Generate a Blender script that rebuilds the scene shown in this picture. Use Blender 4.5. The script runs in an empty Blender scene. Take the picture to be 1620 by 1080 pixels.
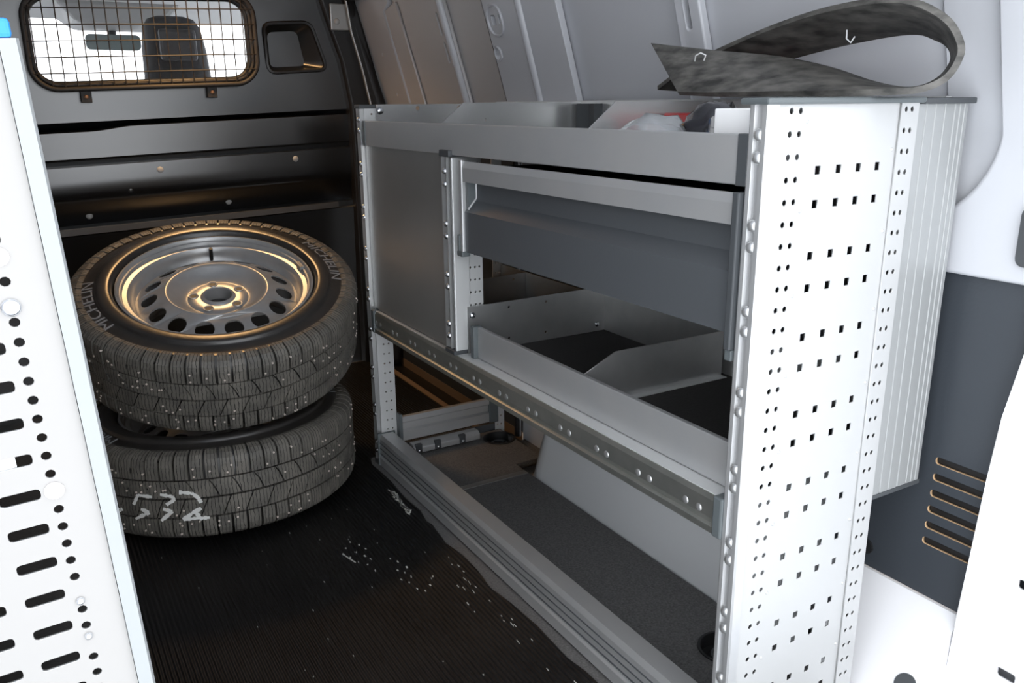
import bpy, bmesh, math, random
from mathutils import Vector, Matrix
random.seed(7)
PI = math.pi
S = 0.93                      # metres per layout unit (camera height above the cargo floor)
scene = bpy.context.scene
C = scene.collection

# ------------------------------------------------------------------ camera, sky, exposure
def setup_camera():
    yaw, pitch, roll, f = map(float, (30.4775, 15.9315, -0.4928, 1319.5))
    y, p, r = math.radians(yaw), math.radians(pitch), math.radians(roll)
    F = Vector((math.sin(y)*math.cos(p), math.cos(y)*math.cos(p), -math.sin(p)))
    R = Vector((math.cos(y), -math.sin(y), 0))
    U = R.cross(F)
    R2 = R*math.cos(r) + U*math.sin(r)
    U2 = U*math.cos(r) - R*math.sin(r)
    cd = bpy.data.cameras.new('camera')
    cd.sensor_width = 36.0
    cd.lens = f/1620*36.0
    cd.clip_start = 0.02
    co = bpy.data.objects.new('camera', cd)
    m = Matrix((R2, U2, -F)).transposed().to_4x4()
    m.translation = Vector((0, 0, S))
    co.matrix_world = m
    C.objects.link(co)
    scene.camera = co
setup_camera()

world = bpy.data.worlds.new('overcast_sky')
scene.world = world
world.use_nodes = True
bg = world.node_tree.nodes['Background']
bg.inputs[0].default_value = (0.93, 0.96, 1.0, 1)
bg.inputs[1].default_value = 1.0
vs = scene.view_settings
vs.view_transform = 'Standard'
vs.look = 'None'
vs.gamma = 1.0
vs.use_curve_mapping = False
vs.exposure = 1.85

# ------------------------------------------------------------------ materials
MATS = {}
def mat(name, col, rough=0.5, metal=0.0, noise=None, bump=None, spec=0.5, emit=None, trans=0.0, coat=0.0, alpha=1.0, stretch=(1,1,1)):
    """noise=(scale, amount, second colour)   bump=(scale, strength)"""
    if name in MATS: return MATS[name]
    m = bpy.data.materials.new(name); m.use_nodes = True
    nt = m.node_tree; b = nt.nodes['Principled BSDF']
    b.inputs['Base Color'].default_value = (*col, 1)
    b.inputs['Roughness'].default_value = rough
    b.inputs['Metallic'].default_value = metal
    b.inputs['Specular IOR Level'].default_value = spec
    b.inputs['Transmission Weight'].default_value = trans
    b.inputs['Coat Weight'].default_value = coat
    b.inputs['Alpha'].default_value = alpha
    if emit:
        b.inputs['Emission Color'].default_value = (*emit[0], 1)
        b.inputs['Emission Strength'].default_value = emit[1]
    if noise or bump:
        tc = nt.nodes.new('ShaderNodeTexCoord'); mp = nt.nodes.new('ShaderNodeMapping')
        mp.inputs['Scale'].default_value = stretch
        nt.links.new(tc.outputs['Object'], mp.inputs[0])
    if noise:
        n = nt.nodes.new('ShaderNodeTexNoise'); n.inputs['Scale'].default_value = noise[0]; n.inputs['Detail'].default_value = 6
        nt.links.new(mp.outputs[0], n.inputs['Vector'])
        rp = nt.nodes.new('ShaderNodeValToRGB')
        rp.color_ramp.elements[0].position = 0.5-noise[1]/2; rp.color_ramp.elements[1].position = 0.5+noise[1]/2
        rp.color_ramp.elements[0].color = (*col, 1); rp.color_ramp.elements[1].color = (*noise[2], 1)
        nt.links.new(n.outputs['Fac'], rp.inputs[0]); nt.links.new(rp.outputs[0], b.inputs['Base Color'])
    if bump:
        n2 = nt.nodes.new('ShaderNodeTexNoise'); n2.inputs['Scale'].default_value = bump[0]; n2.inputs['Detail'].default_value = 4
        nt.links.new(mp.outputs[0], n2.inputs['Vector'])
        bp = nt.nodes.new('ShaderNodeBump'); bp.inputs['Strength'].default_value = bump[1]; bp.inputs['Distance'].default_value = 0.002
        nt.links.new(n2.outputs['Fac'], bp.inputs['Height']); nt.links.new(bp.outputs[0], b.inputs['Normal'])
    MATS[name] = m
    return m

ALU   = mat('anodised_aluminium', (.52,.53,.54), .40, .6, noise=(14,.5,(.56,.56,.56)), bump=(90,.05), stretch=(1,1,1))
ALUW  = mat('bright_aluminium_sheet', (.62,.63,.63), .42, .3, bump=(120,.03))
ALUD  = mat('dull_aluminium', (.36,.36,.35), .42, .7, noise=(9,.6,(.40,.395,.385)), bump=(150,.05))
GALV  = mat('galvanised_plate', (.60,.61,.61), .3, .8, noise=(22,.5,(.70,.70,.70)), bump=(60,.08))
RAILM = mat('chromated_steel_rail', (.42,.43,.40), .3, .85, noise=(30,.5,(.50,.50,.47)))
DGREY = mat('slate_grey_painted_steel', (.085,.092,.10), .42, .15, bump=(220,.06))
PLAST = mat('dark_grey_plastic', (.055,.06,.065), .5)
PLASTL= mat('grey_plastic_cap', (.10,.115,.12), .45)
BLACK = mat('black_rubber', (.012,.012,.013), .5)
BULK  = mat('charcoal_bulkhead_paint', (.007,.008,.009), .32, 0, bump=(9,.05), spec=.9, coat=1.0)
MATS['charcoal_bulkhead_paint'].node_tree.nodes['Principled BSDF'].inputs['Coat Roughness'].default_value = .24
BULKB = mat('black_paint_and_slot_shade', (.012,.012,.013), .4)  # pillar paint; also the black of the shade sheets behind slots
WPAINT= mat('light_grey_body_paint', (.56,.57,.60), .38, 0, bump=(12,.02), coat=.25)
DPAINT= mat('warm_grey_door_paint', (.56,.55,.55), .45, 0, bump=(14,.02))
WHITEP= mat('white_body_paint', (.82,.82,.84), .35, 0, coat=.3)
PLY   = mat('speckled_grey_ply', (.075,.074,.074), .62, 0, noise=(260,.35,(.15,.147,.145)), bump=(300,.25))
PLYE  = mat('cut_ply_edge', (.50,.33,.18), .7, 0, noise=(60,.5,(.58,.40,.23)))
LIN   = mat('dark_lining_board', (.045,.052,.062), .42, 0, bump=(180,.12))
SHELF = mat('black_shelf_mat', (.022,.021,.021), .75, 0, noise=(160,.5,(.034,.032,.031)), bump=(260,.4))
GLASS = mat('window_glass', (1,1,1), .0, 0, trans=1.0)
MATS['window_glass'].node_tree.nodes['Principled BSDF'].inputs['IOR'].default_value = 1.02
RUBT  = mat('tyre_rubber', (.020,.019,.019), .30, 0, noise=(35,.5,(.034,.031,.028)), bump=(120,.1), spec=.6)
TREAD = mat('dusty_tread_rubber', (.080,.076,.068), .6, 0, noise=(26,.5,(.175,.162,.14)), bump=(240,.6))
def sipe(m):
    nt = m.node_tree; b = nt.nodes['Principled BSDF']
    tc = nt.nodes.new('ShaderNodeTexCoord'); gr_ = nt.nodes.new('ShaderNodeTexGradient'); gr_.gradient_type = 'RADIAL'
    nt.links.new(tc.outputs['Object'], gr_.inputs[0])
    m1 = nt.nodes.new('ShaderNodeMath'); m1.operation = 'MULTIPLY'; m1.inputs[1].default_value = 66*4
    nt.links.new(gr_.outputs['Fac'], m1.inputs[0])
    nz = nt.nodes.new('ShaderNodeTexNoise'); nz.inputs['Scale'].default_value = 60
    nt.links.new(tc.outputs['Object'], nz.inputs['Vector'])
    m0 = nt.nodes.new('ShaderNodeMath'); m0.operation = 'ADD'; nt.links.new(m1.outputs[0], m0.inputs[0]); nt.links.new(nz.outputs['Fac'], m0.inputs[1])
    m2 = nt.nodes.new('ShaderNodeMath'); m2.operation = 'FRACT'; nt.links.new(m0.outputs[0], m2.inputs[0])
    m3 = nt.nodes.new('ShaderNodeMath'); m3.operation = 'GREATER_THAN'; m3.inputs[1].default_value = .17; nt.links.new(m2.outputs[0], m3.inputs[0])
    bp_ = nt.nodes.new('ShaderNodeBump'); bp_.inputs['Strength'].default_value = .9; bp_.inputs['Distance'].default_value = .002
    nt.links.new(m3.outputs[0], bp_.inputs['Height'])
    old = b.inputs['Normal'].links[0].from_node
    nt.links.new(old.outputs[0], bp_.inputs['Normal']); nt.links.new(bp_.outputs[0], b.inputs['Normal'])
    mx = nt.nodes.new('ShaderNodeMix'); mx.data_type = 'RGBA'; mx.inputs['A'].default_value = (.018,.017,.016,1)
    src = b.inputs['Base Color'].links[0].from_socket
    nt.links.new(m3.outputs[0], mx.inputs['Factor']); nt.links.new(src, mx.inputs['B']); nt.links.new(mx.outputs['Result'], b.inputs['Base Color'])
sipe(TREAD)
STEEL = mat('silver_wheel_steel', (.33,.335,.34), .3, .4, noise=(40,.6,(.39,.39,.39)))
STUD  = mat('carbide_stud', (.75,.66,.6), .4, .3)
CHROME= mat('zinc_bolt', (.75,.77,.8), .22, .95)
CHALK = mat('white_tyre_crayon', (.72,.72,.70), .8)
LETTER= mat('raised_tyre_lettering', (.24,.245,.255), .45, 0)
BELT  = mat('dusty_rubber_belt', (.030,.030,.028), .62, 0, noise=(42,.36,(.16,.153,.14)), bump=(90,.6), stretch=(1,.6,1.6))
BELTI = mat('ribbed_belt_underside', (.022,.026,.024), .55, 0, noise=(24,.45,(.07,.075,.067)), bump=(60,.4))
SNOW  = mat('packed_snow', (.84,.86,.88), .8, 0, bump=(3,.3))
BLUE  = mat('blue_plastic', (.02,.25,.75), .4)
RED   = mat('red_printed_carton', (.34,.014,.016), .35, 0, noise=(6,.4,(.24,.02,.02)))
CARTON= mat('white_carton', (.86,.86,.86), .55)
FILM  = mat('clear_wrapping_film', (.9,.93,.96), .12, 0, trans=.75, bump=(26,.8))
BAGB  = mat('black_bagged_part', (.015,.015,.02), .12, 0, bump=(30,1.0), coat=1.0)
SEATM = mat('charcoal_seat_fabric', (.045,.046,.05), .7, 0, bump=(200,.3))
HEADL = mat('grey_headliner', (.42,.42,.42), .85)
LAMPM = mat('warm_cabin_lamp', (1,.6,.25), .5, emit=((1,.62,.25), 4.0))
LAMPC = mat('warm_cargo_lamp', (1,.6,.25), .5, emit=((1,.50,.16), 4.0))

def rubber_mat_material():
    m = bpy.data.materials.new('ribbed_floor_rubber'); m.use_nodes = True
    nt = m.node_tree; b = nt.nodes['Principled BSDF']
    b.inputs['Roughness'].default_value = .42
    b.inputs['Specular IOR Level'].default_value = .35
    tc = nt.nodes.new('ShaderNodeTexCoord')
    n = nt.nodes.new('ShaderNodeTexNoise'); n.inputs['Scale'].default_value = 5; n.inputs['Detail'].default_value = 8
    nt.links.new(tc.outputs['Object'], n.inputs['Vector'])
    rp = nt.nodes.new('ShaderNodeValToRGB'); rp.color_ramp.elements[0].position = .42; rp.color_ramp.elements[1].position = .72
    rp.color_ramp.elements[0].color = (.005,.005,.0055,1); rp.color_ramp.elements[1].color = (.012,.011,.0105,1)
    nt.links.new(n.outputs['Fac'], rp.inputs[0]); nt.links.new(rp.outputs[0], b.inputs['Base Color'])
    w = nt.nodes.new('ShaderNodeTexWave'); w.bands_direction = 'X'; w.inputs['Scale'].default_value = 36
    w.inputs['Distortion'].default_value = .4; w.inputs['Detail'].default_value = 1
    nt.links.new(tc.outputs['Object'], w.inputs['Vector'])
    bp = nt.nodes.new('ShaderNodeBump'); bp.inputs['Strength'].default_value = .8; bp.inputs['Distance'].default_value = .003
    nt.links.new(w.outputs['Fac'], bp.inputs['Height']); nt.links.new(bp.outputs[0], b.inputs['Normal'])
    return m
MATRUB = rubber_mat_material()

# ------------------------------------------------------------------ helpers
def tag(o, label=None, cat=None, group=None, kind=None):
    if label: o['label'] = label
    if cat: o['category'] = cat
    if group: o['group'] = group
    if kind: o['kind'] = kind
    return o
def thing(name, label, cat, loc=(0,0,0), group=None, kind=None):
    o = bpy.data.objects.new(name, None); C.objects.link(o)
    o.location = Vector(loc)*S; o.empty_display_size = .05
    return tag(o, label, cat, group, kind)

def origin_of(p):
    v = Vector((0,0,0))
    while p is not None:
        v += p.location; p = p.parent
    return v

def link(name, me, m, parent=None, base=None, smooth=0, bevel=0, local=False):
    """me is in world metres (or local when local=True); moved so the object's origin sits at `base` or the parent's origin."""
    o = bpy.data.objects.new(name, me); C.objects.link(o)
    if not local:
        off = origin_of(parent)
        if base is not None:
            b = Vector(base)*S
            me.transform(Matrix.Translation(-b)); o.location = b - off
        else:
            me.transform(Matrix.Translation(-off))
    if parent: o.parent = parent
    ms = m if isinstance(m, (list, tuple)) else [m]
    for x in ms: me.materials.append(x)
    if smooth:
        for p in me.polygons: p.use_smooth = True
        me.set_sharp_from_angle(angle=math.radians(smooth))
    if bevel:
        md = o.modifiers.new('bevel', 'BEVEL'); md.width = bevel*S; md.segments = 2; md.limit_method = 'ANGLE'; md.angle_limit = math.radians(40)
        md.harden_normals = False
    return o

class MB:
    def __init__(s): s.v = []; s.f = []; s.mi = []
    def add(s, vs_, fs, mi=0):
        k = len(s.v); s.v += [tuple(v) for v in vs_]
        for f in fs: s.f.append(tuple(i+k for i in f)); s.mi.append(mi)
        return s
    def box(s, x0, x1, y0, y1, z0, z1, mi=0):
        return s.add([(x0,y0,z0),(x1,y0,z0),(x1,y1,z0),(x0,y1,z0),(x0,y0,z1),(x1,y0,z1),(x1,y1,z1),(x0,y1,z1)],
                     [(0,3,2,1),(4,5,6,7),(0,1,5,4),(1,2,6,5),(2,3,7,6),(3,0,4,7)], mi)
    def hexa(s, p, mi=0):      # eight points: bottom ring, top ring
        return s.add(p, [(0,3,2,1),(4,5,6,7),(0,1,5,4),(1,2,6,5),(2,3,7,6),(3,0,4,7)], mi)
    def prism(s, prof, fn, a0, a1, mi=0, caps=True):
        """prof: list of 2D points (closed); fn(u, v, a) -> 3D"""
        n = len(prof)
        vs_ = [fn(u, v, a0) for u, v in prof] + [fn(u, v, a1) for u, v in prof]
        fs = [(i, (i+1) % n, (i+1) % n+n, i+n) for i in range(n)]
        if caps: fs += [tuple(range(n-1, -1, -1)), tuple(range(n, 2*n))]
        return s.add(vs_, fs, mi)
    def cyl(s, c, ax, r, h, n=12, r2=None, mi=0):
        ax = Vector(ax).normalized(); a = ax.orthogonal().normalized(); b = ax.cross(a); c = Vector(c)
        r2 = r if r2 is None else r2
        vs_ = [c + (a*math.cos(2*PI*i/n)+b*math.sin(2*PI*i/n))*r for i in range(n)] + [c+ax*h + (a*math.cos(2*PI*i/n)+b*math.sin(2*PI*i/n))*r2 for i in range(n)]
        return s.add(vs_, [(i, (i+1) % n, (i+1) % n+n, i+n) for i in range(n)] + [tuple(range(n-1,-1,-1)), tuple(range(n,2*n))], mi)
    def dome(s, c, ax, r, h, n=12, k=3, mi=0):
        ax = Vector(ax).normalized(); a = ax.orthogonal().normalized(); b = ax.cross(a); c = Vector(c)
        rings = []
        for j in range(k):
            t = j/k*PI/2
            rings.append([c+ax*h*math.sin(t)+(a*math.cos(2*PI*i/n)+b*math.sin(2*PI*i/n))*r*math.cos(t) for i in range(n)])
        vs_ = [v for q in rings for v in q] + [c+ax*h]
        fs = []
        for j in range(k-1):
            for i in range(n): fs.append((j*n+i, j*n+(i+1) % n, (j+1)*n+(i+1) % n, (j+1)*n+i))
        for i in range(n): fs.append(((k-1)*n+i, (k-1)*n+(i+1) % n, k*n))
        return s.add(vs_, fs, mi)
    def tube(s, pts, r, n=6, closed=False, mi=0):
        pts = [Vector(p) for p in pts]; N = len(pts); vs_ = []; up = None
        for i, p in enumerate(pts):
            d = (pts[(i+1) % N]-pts[i-1]) if closed else (pts[min(i+1,N-1)]-pts[max(i-1,0)])
            d.normalize()
            a = d.orthogonal().normalized() if up is None else (up-d*up.dot(d)).normalized()
            up = a; b = d.cross(a)
            vs_ += [p+(a*math.cos(2*PI*k/n)+b*math.sin(2*PI*k/n))*r for k in range(n)]
        fs = []
        for i in range(N if closed else N-1):
            j = (i+1) % N
            for k in range(n): fs.append((i*n+k, i*n+(k+1) % n, j*n+(k+1) % n, j*n+k))
        if not closed: fs += [tuple(range(n-1,-1,-1)), tuple(range((N-1)*n, N*n))]
        return s.add(vs_, fs, mi)
    def lathe(s, prof, n=64, closed=False, mi=0):
        k = len(prof); vs_ = [(r*math.cos(2*PI*i/n), r*math.sin(2*PI*i/n), z) for i in range(n) for r, z in prof]
        fs = []
        for i in range(n):
            j = (i+1) % n
            for q in range(k if closed else k-1):
                w = (q+1) % k; fs.append((i*k+q, j*k+q, j*k+w, i*k+w))
        return s.add(vs_, fs, mi)
    def mesh(s, name, normals=True):
        me = bpy.data.meshes.new(name)
        me.from_pydata([tuple(c*S for c in v) for v in s.v], [], s.f)
        me.polygons.foreach_set('material_index', s.mi)
        if normals:
            bm = bmesh.new(); bm.from_mesh(me); bmesh.ops.recalc_face_normals(bm, faces=bm.faces); bm.to_mesh(me); bm.free()
        me.update(); return me
    def build(s, name, m, parent=None, base=None, smooth=0, bevel=0, local=False):
        return link(name, s.mesh(name), m, parent, base, smooth, bevel, local)

def box(name, m, parent, x0, x1, y0, y1, z0, z1, bevel=.002, base=None):
    return MB().box(x0,x1,y0,y1,z0,z1).build(name, m, parent, base, bevel=bevel)

def circle(u, v, r, n=10, ru=None):
    ru = r if ru is None else ru
    return [(u+ru*math.cos(2*PI*i/n), v+r*math.sin(2*PI*i/n)) for i in range(n)]
def rrect(u0, u1, v0, v1, r, n=5):
    pts = []
    for cx, cy, a in ((u1-r, v1-r, 0), (u0+r, v1-r, 90), (u0+r, v0+r, 180), (u1-r, v0+r, 270)):
        for i in range(n+1):
            t = math.radians(a+90*i/n); pts.append((cx+r*math.cos(t), cy+r*math.sin(t)))
    return pts

def plate_mesh(name, outer, holes, thick, fn, cuts=()):
    """A sheet with real holes: filled 2D curve, extruded, then every (u, v, w) mapped through fn to layout units. cuts: v values to bisect at."""
    cu = bpy.data.curves.new(name, 'CURVE'); cu.dimensions = '2D'; cu.fill_mode = 'BOTH'; cu.extrude = thick/2
    for loop in [outer]+list(holes):
        sp = cu.splines.new('POLY'); sp.points.add(len(loop)-1)
        for p, (u, v) in zip(sp.points, loop): p.co = (u, v, 0, 1)
        sp.use_cyclic_u = True
    ob = bpy.data.objects.new(name, cu); C.objects.link(ob)
    me = bpy.data.meshes.new_from_object(ob)
    bpy.data.objects.remove(ob); bpy.data.curves.remove(cu)
    bm = bmesh.new(); bm.from_mesh(me)
    bmesh.ops.remove_doubles(bm, verts=bm.verts, dist=1e-6)
    for v in cuts:
        bmesh.ops.bisect_plane(bm, geom=bm.verts[:]+bm.edges[:]+bm.faces[:], plane_co=(0,v,0), plane_no=(0,1,0))
    bm.normal_update()
    for f in bm.faces: f.material_index = 0 if abs(f.normal.z) > .5 else 1
    for v in bm.verts: v.co = Vector(fn(v.co.x, v.co.y, v.co.z+thick/2))*S
    bmesh.ops.recalc_face_normals(bm, faces=bm.faces)
    me.materials.clear(); bm.to_mesh(me); bm.free()
    return me
def plate(name, m, parent, outer, holes, thick, fn, cuts=(), edge=None, base=None):
    me = plate_mesh(name, outer, holes, thick, fn, cuts)
    return link(name, me, [m, edge or m], parent, base)

# ------------------------------------------------------------------ the van: layout constants
XW, YB, ZC = 1.25, 3.10, 1.52          # right wall, bulkhead, ceiling
X0, Y0, Y1, XR = .794, .7405, 2.135, 1.208   # rack: front, near end, far end, back
def wx(z): return XW if z < .95 else XW-.30*(z-.95)

def smoothstep(a, b, x):
    t = max(0, min(1, (x-a)/(b-a))); return t*t*(3-2*t)

# ground outside and floor
g = MB().box(-9, 9, -9, 12, -.66, -.62).build('ground', SNOW); tag(g, 'white snow covered ground around the van', 'ground', kind='structure')
fl = thing('floor', 'grey speckled plywood cargo floor of the van', 'floor', (0,1.8,0), kind='structure')
box('board', PLY, fl, -.46, 1.16, .52, YB, -.03, 0, 0)
box('step_well', BULKB, fl, 1.16, 1.36, 2.05, YB, -.06, -.03, 0)
box('edge_strip', mat('worn_step_edge',(.20,.14,.095),.7), fl, 1.160, 1.182, 2.16, YB, -.03, .003, 0)
box('edge_strip', mat('worn_step_edge',(.20,.14,.095),.7), fl, 1.270, 1.282, 2.10, YB, -.03, .003, 0)
box('board', PLY, fl, 1.16, 1.25, .52, 2.05, -.03, 0, 0)
box('floor_edge', BULKB, fl, -.46, 1.25, .47, .52, -.08, -.002, 0)

# ceiling, left wall
ce = MB()
prof = [(-.66,1.30),(-.60,1.44),(-.45,1.51),(0,1.535),(.75,1.535),(.98,1.50),(1.085,1.455),(1.106,1.425),(1.136,1.425),(1.12,1.47),(1.0,1.535),(.75,1.565),(0,1.565),(-.48,1.54),(-.64,1.46),(-.70,1.30)]
ce.prism(prof, lambda u, v, a: (u, a, v), .50, YB, 0)
tag(ce.build('ceiling', WPAINT, smooth=40), 'light grey painted roof of the cargo bay', 'ceiling', kind='structure')
lw = MB()
lw.prism([(-.47,-.03),(-.47,.95),(-.66,1.31),(-.70,1.31),(-.51,.95),(-.51,-.03)], lambda u, v, a: (u, a, v), .50, YB)
tag(lw.build('wall_left', WPAINT), 'light grey painted left side wall of the van', 'wall', kind='structure')

# ------------------------------------------------------------------ right wall
wr = thing('wall_right', 'light grey pressed steel right wall with pillar, rib and raised frame', 'wall', (XW,1.3,0), kind='structure')
wr_sheet = MB().prism([(XW,-.03),(XW,.95),(wx(1.43),1.43),(wx(1.43)+.03,1.43),(XW+.03,.95),(XW+.03,-.03)], lambda u, v, a: (u, a, v), .50, 2.06)
wr_sheet.build('sheet', WPAINT, wr)
def onwall(off=0.0):
    return lambda u, v, w: (wx(v)-off-w, u, v)
# pillar behind the sliding door opening
pl = plate('pillar', WPAINT, wr, [(1.735,.90),(2.075,.90),(2.075,1.42),(1.735,1.42)],
      [circle(2.052,1.128,.016,14), rrect(2.026,2.046,1.198,1.222,.003,2), rrect(2.000,2.010,1.20,1.222,.002,2)], .018, onwall(.004), (.95,))
md = pl.modifiers.new('bevel','BEVEL'); md.width=.006; md.segments=3; md.limit_method='ANGLE'
ring = MB().tube([(wx(1.128+.017*math.sin(t))-.024, 2.052+.017*math.cos(t), 1.128+.017*math.sin(t)) for t in [2*PI*i/20 for i in range(20)]], .003, 6, True)
ring.build('hole_rim', WPAINT, pl, smooth=60)
em = MB().tube([(wx(v)-.0235, u, v) for u, v in rrect(1.99,2.062,1.172,1.245,.03,5)], .004, 6, True)
em.build('embossed_rim', WPAINT, pl, smooth=60)
MB().box(wx(1.1)-.012, wx(1.1)+.06, 2.073, 2.085, .9, .96).build('flange', WPAINT, pl)
fold = MB().tube([(wx(z)-.020, 1.90-.02*(z-1), z) for z in (.92,1.0,1.1,1.2,1.42)], .012, 8); fold.build('pressed_fold', WPAINT, pl, smooth=60)
# slotted rib
rib = plate('rib', WPAINT, wr, [(1.268,.90),(1.338,.90),(1.338,1.42),(1.268,1.42)], [rrect(1.296,1.312,1.135,1.225,.008,5)], .020, onwall(.002), (.95,))
md = rib.modifiers.new('bevel','BEVEL'); md.width=.007; md.segments=3; md.limit_method='ANGLE'
plate('rib_flange', WPAINT, wr, [(1.338,.90),(1.366,.90),(1.366,1.42),(1.338,1.42)], [], .006, onwall(.0), (.95,))
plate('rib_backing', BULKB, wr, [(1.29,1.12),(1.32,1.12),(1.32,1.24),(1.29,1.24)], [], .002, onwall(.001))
# raised frame round the blanked rear window, rounded inner corner
def frame_outline(y_in, z_in, r):
    pts = [(.52,1.42),(.52,.742),(1.10,.742),(1.10,z_in)]
    pts += [(y_in+r-r*math.sin(math.radians(a)), z_in+r-r*math.cos(math.radians(a))) for a in range(0,91,9)]
    pts += [(y_in,1.42)]
    return pts
fr = plate('raised_frame', WPAINT, wr, frame_outline(.790,.885,.10), [], .008, onwall(.0), (.95,))
md = fr.modifiers.new('bevel','BEVEL'); md.width=.004; md.segments=2; md.limit_method='ANGLE'
fr2 = plate('raised_frame', WPAINT, wr, frame_outline(.700,.815,.15), [], .018, onwall(.008), (.95,))
md = fr2.modifiers.new('bevel','BEVEL'); md.width=.016; md.segments=5; md.limit_method='ANGLE'
for o in (fr2, fr, pl, rib):
    for p in o.data.polygons: p.use_smooth = True
    o.data.set_sharp_from_angle(angle=math.radians(50))
# door latch recess at the rear edge
la = thing('latch_plate', 'black latch plate on the white rear pillar', 'latch', (XW-.03,.60,.80))
me = plate_mesh('plate', rrect(.570,.649,.770,.855,.012,4), [rrect(.585,.636,.785,.840,.008,4)], .008, lambda u, v, w: (XW-.026-w, u, v))
link('plate', me, [PLAST, PLAST], la); box('pocket', BLACK, la, XW-.030, XW-.0265, .583, .638, .783, .842, 0)

# sliding door seen from inside
dr = thing('door_1', 'grey inner skin of the closed sliding door behind the rack', 'door', (1.3,2.55,0), kind='structure')
def ondoor(off): return lambda u, v, w: (wx(v)+.045-off-w, u, v)
plate('door_skin', DPAINT, dr, [(2.07,-.05),(3.14,-.05),(3.14,1.42),(2.07,1.42)], [], .01, ondoor(-.012), (.95,))
dfo = plate('door_frame', WPAINT, dr, [(2.86,.80),(3.07,.80),(3.07,1.36),(2.78,1.36),(2.78,1.325),(2.84,1.305)], [circle(2.955,1.17,.008,10), circle(2.935,1.035,.008,10)], .018, ondoor(.0), (.95,))
plate('door_frame', DPAINT, dr, [(2.74,.80),(2.86,.80),(2.84,1.305),(2.74,1.325)], [], .010, ondoor(.0), (.95,))
dri = plate('door_rib', DPAINT, dr, [(2.395,.80),(2.500,.80),(2.500,1.36),(2.395,1.36)], [rrect(2.452,2.468,1.20,1.27,.008,4), rrect(2.452,2.468,1.12,1.185,.008,4)], .012, ondoor(.0), (.95,))
fold = MB().tube([(wx(z)+.030, 2.41, z) for z in (.82,.95,1.1,1.36)], .013, 8); fold.build('ridge', WPAINT, dri, smooth=60)
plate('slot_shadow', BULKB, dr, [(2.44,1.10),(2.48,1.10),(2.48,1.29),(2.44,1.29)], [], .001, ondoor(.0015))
seal = MB()
seal.tube([(wx(z)-.003, 2.088, z) for z in (0,.3,.6,.95,1.1,1.2,1.42)], .011, 8)
seal.build('door_seal', BLACK, dr, smooth=60)
seal = MB()
seal.tube([(wx(z)+.0, 3.075+.02*(z-1), z) for z in (0,.3,.6,.95,1.1,1.2,1.3)]+[(wx(1.36),3.06,1.365),(wx(1.38),2.99,1.385),(wx(1.385),2.10,1.39)], .026, 10)
seal.build('door_seal', BLACK, dr, smooth=60)

MB().prism([(1.095,1.405),(1.21,1.395),(1.21,1.48),(1.08,1.475)], lambda u, v, a: (u, a, v), 2.06, 3.12).build('header_rail', WPAINT, dr)
plate('door_trim', LIN, dr, [(2.10,.0),(3.04,.0),(3.04,.93),(2.10,.93)], [], .012, ondoor(.012))

# ------------------------------------------------------------------ bulkhead (wall_front)
def bz(x, z): return z+.036*(x-.5)
bw = thing('wall_front', 'charcoal painted steel bulkhead with pressed ledges and a window', 'wall', (.4,YB,0), kind='structure')
WIN = rrect(.112,.768,1.085,1.335,.065,7)
rec = [(.836,1.098),(1.050,1.104),(.998,1.266),(.829,1.262)]
def rounded(poly, r, n=4):
    out = []; N = len(poly)
    for i, p in enumerate(poly):
        p = Vector(p); a = (Vector(poly[i-1])-p).normalized(); b = (Vector(poly[(i+1) % N])-p).normalized()
        for k in range(n+1):
            t = k/n; out.append(tuple(p+a*r*(1-t)**2+b*r*t**2))
    return out
RECO = rounded(rec, .03)
plate('upper_panel', BULK, bw, [(-.70,.963),(1.20,.963),(1.20,1.56),(-.70,1.56)], [WIN, RECO], .012, lambda u, v, w: (u, YB-w+.012, bz(u, v)))
# pressed pocket
pk = MB()
inner = rounded([(.858,1.118),(.985,1.120),(.962,1.240),(.855,1.236)], .02)
n = len(RECO)
vsr = [(u, YB+.004, bz(u, v)) for u, v in RECO]+[(u, YB+.05, bz(u, v)) for u, v in inner]
pk.add(vsr, [(i, (i+1) % n, (i+1) % n+n, i+n) for i in range(n)]+[tuple(range(n, 2*n))])
pk.build('pressed_pocket', BULK, bw, smooth=35)
rim = MB().tube([(u, YB-.001, bz(u, v)) for u, v in RECO], .007, 6, True); rim.build('pocket_rim', BULKB, bw, smooth=60)
# lower pressings: profile (y offset, z) swept across x
bp = [(0,.963),(.030,.962),(.075,.938),(-.018,.932),(-.0195,.850),(-.018,.847),(-.006,.843),(.000,.829),(-.022,.824),(-.0235,.78),(-.0225,.745),(-.015,.722),(-.006,.712),(.010,.700),(.050,.630),(.010,.625),(.010,.604),(.000,.600),(.075,.30),(.075,.27),(.075,-.03)]
xs = [-.70,-.2,.10,.24,.27,.30,.33,.36,.40,.60,.9,1.0,1.06,1.12,1.20,1.32]
lp = MB(); vv = []; k = len(bp)
for x in xs:
    d = smoothstep(.24,.38,x)*.012
    fade = 1-.75*smoothstep(1.0,1.14,x)
    for i, (oy, z) in enumerate(bp):
        vv.append((x, YB+oy*fade, bz(x, z+(d if i in (1,2,3) else 0)) if z > .4 else z))
ff = [(i*k+j, (i+1)*k+j, (i+1)*k+j+1, i*k+j+1) for i in range(len(xs)-1) for j in range(k-1)]
lp.add(vv, ff); lo = lp.build('lower_panel', BULK, bw, smooth=25)
st_ = MB().hexa([(-.40,YB-.004,bz(-.4,.604)),(1.06,YB-.004,bz(1.06,.604)),(1.06,YB+.012,bz(1.06,.604)),(-.40,YB+.012,bz(-.4,.604)),(-.40,YB-.004,bz(-.4,.624)),(1.06,YB-.004,bz(1.06,.624)),(1.06,YB+.012,bz(1.06,.624)),(-.40,YB+.012,bz(-.4,.624))])
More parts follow.
